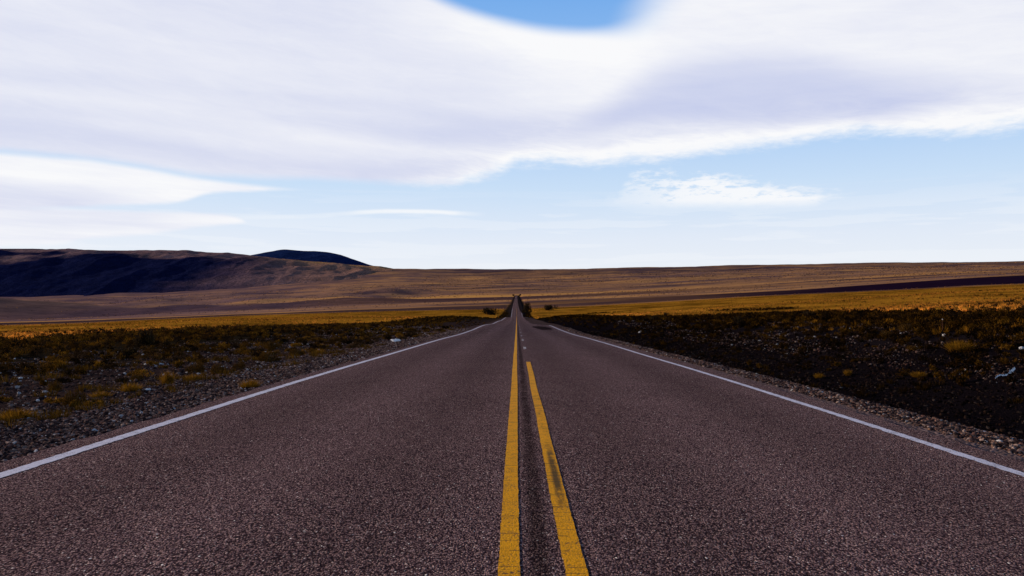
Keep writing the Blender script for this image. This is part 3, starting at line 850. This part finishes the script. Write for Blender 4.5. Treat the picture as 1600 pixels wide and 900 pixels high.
blob('plastic_bag', 620, 534.5, 15, 6.0, M_bag, 'crumpled white plastic bag lying in the left scrub near the road', 'litter', 21, .8, None, .75)
def plastic_strip():
    pts_px = [(1548, 596), (1553, 592), (1559, 590), (1566, 590.5), (1572, 589), (1577, 585.5), (1583, 583), (1588, 580)]
    wid = [1.0, 1.8, 1.6, 1.5, 2.2, 3.2, 4.6, 2.0]
    V_, F_ = [], []
    X0, D0, Z0 = hit(1568, 592)
    P = []
    for (a, b) in pts_px:
        # the strip hangs on the low twigs of the bank: one plane facing the road
        k = D0/F
        P.append(Vector(((a - 1568)*k, (592 - b)*k*.9, max(.03, (596.5 - b)*k*1.0))))
    n = 6; tot = []
    for i in range(len(P) - 1):
        for s in range(n): tot.append((P[i].lerp(P[i+1], s/n), wid[i]*(1 - s/n) + wid[i+1]*s/n))
    tot.append((P[-1], wid[-1]))
    for i, (p, w) in enumerate(tot):
        k = D0/F*w*.55
        tw = .5*math.sin(i*.7)
        for j in range(4):
            q = j/3*2 - 1
            V_.append(p + Vector((.1*q*k, q*k*.5 + tw*k*.4, q*k*(1 + .45*math.sin(i*1.3)) + .55*k*math.cos(j*2.1 + i*1.9))))
    for i in range(len(tot) - 1):
        for j in range(3): F_.append((i*4 + j, i*4 + j + 1, (i+1)*4 + j + 1, (i+1)*4 + j))
    o = mesh_obj('plastic_strip', V_, F_, M_bag, None, True)
    o.location = (X0, D0, Z0)
    return tag(o, 'twisted white plastic strip caught on the dark right bank', 'litter')
plastic_strip()
R = [
 (240, 570, 24, 4, 'long flat pale stone slab in the left stones', .5, 3),
 (223, 557, 5, 5, 'small round white stone at the foot of the dark left scrub', 1, 4),
 (232, 611, 8, 6, 'white stone on the left gravel under the low gold tuft', .8, 5),
 (31, 592, 7, 4, 'white flat stone near the left border of the photo', .8, 6),
 (59, 627, 5, 5, 'small white stone on the gravel near the left border', .9, 7),
 (1277, 514, 9, 4, 'bright white stone at the left end of the right stones', .8, 8),
 (1542, 520, 12, 4, 'long white stone right of the dry stalk', .6, 9),
 (1472, 525, 5, 4, 'small white stone below the dry stalk', .9, 10),
 (1592, 545, 8, 5, 'white stone at the right border of the photo', .8, 11),
 (1001, 520, 7, 3, 'flat white stone in the dark scrub right of the road', .6, 12),
 (1348, 496, 5, 4, 'tiny pale stone in front of the right golden plain', .9, 13),
]
for px, py, w, h, lab, sq, sd in R: blob('stone', px, py, w, h, M_pale, lab, 'stone', sd, sq, None, .4)

# dry stalk on the right bank
def stalk():
    X, D, Z = hit(1470, 519); k = D/F
    r2 = random.Random(8); V_, F_ = [], []
    def tube(pts, rad):
        base = len(V_)
        for p, q in zip(pts, rad):
            for j in range(6): V_.append(p + Vector((math.cos(j*1.0472)*q, math.sin(j*1.0472)*q, 0)))
        for s in range(len(pts) - 1):
            for j in range(6): F_.append((base + s*6 + j, base + s*6 + (j+1) % 6, base + s*6 + 6 + (j+1) % 6, base + s*6 + 6 + j))
    tube([Vector((0, 0, -.05)), Vector((.3*k, 0, 8*k)), Vector((-.4*k, 0, 14*k)), Vector((0, 0, 19*k))], [.9*k, .8*k, .6*k, .35*k])
    for i in range(6):
        z = r2.uniform(4, 15)*k; a = r2.uniform(0, 6.28); L = r2.uniform(2, 4)*k
        tube([Vector((0, 0, z)), Vector((math.cos(a)*L, math.sin(a)*L, z + L*.9))], [.4*k, .15*k])
    root = empty('dry_plant', (X, D, Z))
    tag(root, 'thin dry upright stalk with a pale tip on the right bank', 'plant')
    mesh_obj('stalk', V_, F_, mat_simple('dry_stalk', (.085, .035, .018), .9), root, True)
    import bmesh
    bm = bmesh.new(); bmesh.ops.create_icosphere(bm, subdivisions=2, radius=.9*k)
    for v in bm.verts: v.co = v.co*(1 + r2.uniform(-.3, .3)) + Vector((0, 0, 20*k))
    me = bpy.data.meshes.new('seed_head'); bm.to_mesh(me); bm.free(); me.materials.append(M_pale)
    o = bpy.data.objects.new('seed_head', me); C.objects.link(o); o.parent = root
stalk()

# ------------------------------------------------------------------ sky
def build_world():
    w = bpy.data.worlds.new('World'); scene.world = w; w.use_nodes = True
    t = NT(w.node_tree)
    bg = t.n['Background']
    g = V(t, t.new('ShaderNodeTexCoord').outputs['Generated'])
    x, y, z = t.sep(g)
    az = t.math('ARCTAN2', x, y); el = t.math('ARCSINE', z)
    A = (az + .7)/1.4                       # 0..1 over the front 80 degrees
    def ang(px, py):
        u = (px - VX)/F; v = (HY - py)/F
        return math.atan2(u, 1), math.atan2(v, math.hypot(u, 1))
    def cv(pts):
        out = []
        for p in pts:
            a, e = ang(*p); out.append(((a + .7)/1.4, e/.5))
        return t.curve(A, out)*.5
    PXR = 1/F
    # noises in sky angles, long in azimuth like wind-drawn cloud
    def sn(ka, ke, seed, det=5, rough=.55, tilt=0.0):
        return t.noise(t.xyz(az*ka + el*tilt, el*ke, seed), 1.0, det, rough) - .5
    n_edge = sn(9, 40, 1.0, 6, .6); n_fine = sn(45, 150, 2.0, 5, .65)
    n_soft = sn(3.2, 16, 3.0, 4, .5, 3); n_str = sn(5, 60, 4.0, 5, .55, 6)
    n_big = sn(1.6, 5, 9.0, 4, .5)
    # clear sky: physical sky blended with a tuned vertical gradient
    sky = t.new('ShaderNodeTexSky', sky_type='NISHITA', sun_disc=False, sun_elevation=SUN_EL, sun_rotation=SUN_AZ, air_density=1.0, dust_density=.6, ozone_density=2.0)
    k = .09
    skc = t.mix(1.0, V(t, sky.outputs[0]), (k, k, k), 'MULTIPLY')
    grad = t.ramp(el/.9, [(0, (.91, .935, .955)), (.045, (.87, .905, .965)), (.10, (.78, .85, .965)), (.17, (.60, .76, .96)), (.22, (.49, .68, .95)), (.30, (.32, .55, .92)), (.42, (.19, .43, .86)), (.52, (.08, .20, .50)), (1, (.028, .07, .20))])
    base = t.mix(.95, skc, grad)
    def comb(base, mask, col): return t.mix(mask, base, col)
    def tone(v): return t.ramp(v, [(0, (.55, .60, .83)), (.45, (.70, .73, .88)), (.75, (.83, .845, .93)), (1, (.96, .96, .975))])
    # --- thin streaks
    s1 = cv([(380, 339), (480, 337), (600, 329.5), (660, 330), (720, 333), (800, 337)])
    dS = t.math('ABSOLUTE', el - s1 + n_fine*.0015)
    amp = t.curve(A, [((ang(x_, 330)[0] + .7)/1.4, v) for x_, v in ((330, 0), (420, .25), (520, .3), (580, .75), (690, .85), (720, .45), (760, 0))])
    base = comb(base, (1 - t.sstep(.0006, .0042, dS))*amp, (.93, .95, .975))
    veil = t.sstep(-.01, .05, n_str)*(1 - t.sstep(.10, .16, el))*t.sstep(.02, .05, el)*.22
    base = comb(base, veil, (.93, .95, .98))
    # --- torn small cloud on the right
    up = cv([(880, 318), (960, 309), (990, 270), (1010, 264), (1040, 272), (1075, 276), (1110, 274), (1150, 282), (1200, 289), (1260, 297), (1300, 302), (1345, 306)])
    lo = cv([(880, 321), (960, 322), (1020, 324), (1100, 323), (1200, 322.5), (1270, 320), (1300, 311), (1345, 308)])
    nE = n_fine*.034 + n_edge*.012
    body = t.sstep(-.005, .0095, el - lo + n_fine*.006)*t.sstep(-.008, .012, up - el + nE)
    wE = t.curve(A, [((ang(x_, 300)[0] + .7)/1.4, v) for x_, v in ((870, 0), (930, .2), (985, .42), (1030, .6), (1090, .9), (1240, .95), (1290, .8), (1345, 0))])
    holes = t.sstep(-.22, .02, n_fine*1.3 + n_edge*.4 + (lo + .022 - el)*7)
    base = comb(base, body*wE*holes, (.945, .955, .98))
    # --- lower left wedges
    up = cv([(-120, 318), (0, 319), (100, 322), (200, 326), (300, 329), (345, 331), (372, 338), (392, 348), (430, 349)])
    lo = cv([(-120, 392), (0, 387), (95, 384), (115, 379), (220, 369), (300, 358), (360, 352), (392, 349), (430, 350)])
    mC = t.sstep(-.001, .006, el - lo + n_edge*.006 + n_fine*.003)*t.sstep(-.001, .006, up - el + n_edge*.004)
    tC = .86 + n_str*.8 - t.sstep(.004, .03, el - lo)*.16
    base = comb(base, mC*.96, tone(tC))
    up = cv([(-120, 222), (0, 234), (100, 242), (200, 255), (300, 273), (380, 283.5), (430, 289), (480, 294), (540, 296)])
    lo = cv([(-120, 332), (0, 330), (160, 324), (230, 321), (285, 316), (310, 308), (330, 304), (400, 301), (480, 297.5), (540, 298.5)])
    mB = t.sstep(-.001, .006, el - lo + n_edge*.006 + n_fine*.003)*t.sstep(-.001, .007, up - el + n_edge*.003)
    # --- the great sheet
    lo2 = cv([(-200, 215), (0, 238), (100, 246), (200, 259), (300, 275), (340, 278), (400, 281), (500, 283), (600, 287), (650, 292), (690, 295), (722, 290), (752, 284), (788, 273), (803, 263), (860, 261), (930, 264), (965, 258), (1050, 251), (1150, 242), (1230, 231), (1290, 219), (1330, 216), (1450, 217), (1530, 214), (1600, 203), (1800, 170)])
    hole = cv([(500, -90), (600, -40), (670, -8), (700, 6), (750, 24), (800, 37), (860, 47), (920, 51), (970, 51), (1010, 48), (1060, 40), (1150, 20)])
    dlo = el - lo2
    rgt = t.sstep(-.19, -.05, az)
    dl = dlo + n_edge*(.007 + .013*rgt) + n_fine*(.004 + .016*rgt)
    softH = .020 + t.sstep(.08, .2, az)*.03
    hfade = 1 - t.sstep(ang(965, 20)[0], ang(1095, 20)[0], az + n_soft*.05 - (el - .37)*.6)
    hm = t.sstep(0.0, 1.0, (el - hole + n_soft*.010)/softH + .35)*hfade
    over = 1 - t.sstep(.40, .62, el + n_big*.25)
    sides = 1 - t.sstep(1.0, 1.7, t.math('ABSOLUTE', az) + n_big*.6)
    thin = 1 - t.sstep(.36, .395, el + n_soft*.03)*(1 - t.sstep(-.32, -.12, az))*t.sstep(-.62, -.45, az)*.35
    mA = t.sstep(-.003, .010 + .008*rgt, dl)*(1 - hm)*over*sides*thin*.985
    # tone of the sheet
    p_up = cv([(880, 205), (950, 160), (1000, 125), (1060, 98), (1150, 82), (1250, 84), (1400, 108), (1560, 126), (1680, 134)])
    p_lo = cv([(880, 208), (950, 196), (1000, 188), (1200, 196), (1350, 192), (1450, 172), (1560, 146), (1680, 138)])
    patch = t.sstep(-.022, .036, p_up - el + n_soft*.03)*t.sstep(-.016, .022, el - p_lo + n_soft*.014)
    left = 1 - t.sstep(-.12, .12, az)
    tA = .62 + n_soft*.42 + n_str*.18
    tA = tA + (1 - left)*.22
    rim = (1 - t.sstep(.006, .032, dlo + n_soft*.01))*rgt*.42
    rimh = (1 - t.sstep(.0, .07, hole - el))*.3*(1 - t.sstep(ang(950, 20)[0], ang(1080, 20)[0], az))
    st1 = cv([(-100, 120), (0, 143), (200, 163), (400, 192), (600, 226), (800, 250), (1000, 262)])
    b1 = (1 - t.sstep(.0, .017, t.math('ABSOLUTE', el - st1 + n_soft*.012)))*left*.17
    st2 = cv([(-100, 185), (0, 196), (200, 222), (400, 250), (600, 268), (700, 272), (900, 268)])
    b2 = (1 - t.sstep(.0, .022, t.math('ABSOLUTE', el - st2 + n_soft*.01)))*left*.20
    st3 = cv([(-100, 90), (0, 110), (200, 122), (400, 140), (600, 165), (800, 190), (1000, 200)])
    b3 = (1 - t.sstep(.0, .017, t.math('ABSOLUTE', el - st3 + n_soft*.012)))*left*.08
    mid = (1 - t.sstep(.0, .035, t.math('ABSOLUTE', el - cv([(500, 215), (700, 210), (850, 200), (1000, 192), (1150, 190)]) + n_soft*.02)))*t.sstep(-.25, -.05, az)*(1 - t.sstep(.15, .3, az))*.22
    top = t.sstep(.345, .39, el + n_soft*.03)*left*t.sstep(-.6, -.45, az)*.22
    n_fil = t.noise(t.xyz(az*16 + el*20, el*70 + az*5, 12.0), 1.0, 8, .68, .6) - .5
    tA = tA + n_fil*(.30 + .75*rgt*(1 - t.sstep(.01, .07, dlo)))
    tA = tA + rim + rimh + b1 - b2 - b3 - mid - top - patch*.66
    base = comb(base, mA, tone(tA.clamp()))
    tB = .93 + n_str*.55 + (t.noise(t.xyz(az*10 + el*20, el*70 + az*4, 15.0), 1.0, 7, .65, .4) - .5)*.35 - t.sstep(.0, .03, up - el - .018)*(1 - t.sstep(-.52, -.40, az))*.38
    base = comb(base, mB*.97, tone(tB.clamp()))
    # below the horizon: dull earth
    base = t.mix(t.sstep(0.0, -.03, el), base, (.05, .035, .03))
    t.put(bg.inputs[0], base); bg.inputs[1].default_value = 1.0
build_world()

# ------------------------------------------------------------------ sun and camera
sd = bpy.data.lights.new('sun', 'SUN'); sd.energy = 4.6; sd.angle = math.radians(.5); sd.color = (1, .83, .66)
so = bpy.data.objects.new('sun', sd); C.objects.link(so)
s = Vector((math.cos(SUN_EL)*math.sin(SUN_AZ), math.cos(SUN_EL)*math.cos(SUN_AZ), math.sin(SUN_EL)))
so.rotation_euler = s.to_track_quat('Z', 'Y').to_euler(); so.location = s*50

cd = bpy.data.cameras.new('camera'); cam = bpy.data.objects.new('camera', cd); C.objects.link(cam)
cd.sensor_width = 36; cd.lens = 36*F/1600; cd.clip_start = .05; cd.clip_end = 40000
cam.location = (0, 0, HC)
cam.rotation_euler = (math.radians(90) + math.atan((HY - 450)/F), 0, math.atan((VX - 800)/F))
scene.camera = cam
scene.render.engine = 'CYCLES'
scene.view_settings.view_transform = 'Standard'; scene.view_settings.look = 'None'
scene.view_settings.exposure = 0; scene.view_settings.gamma = 1
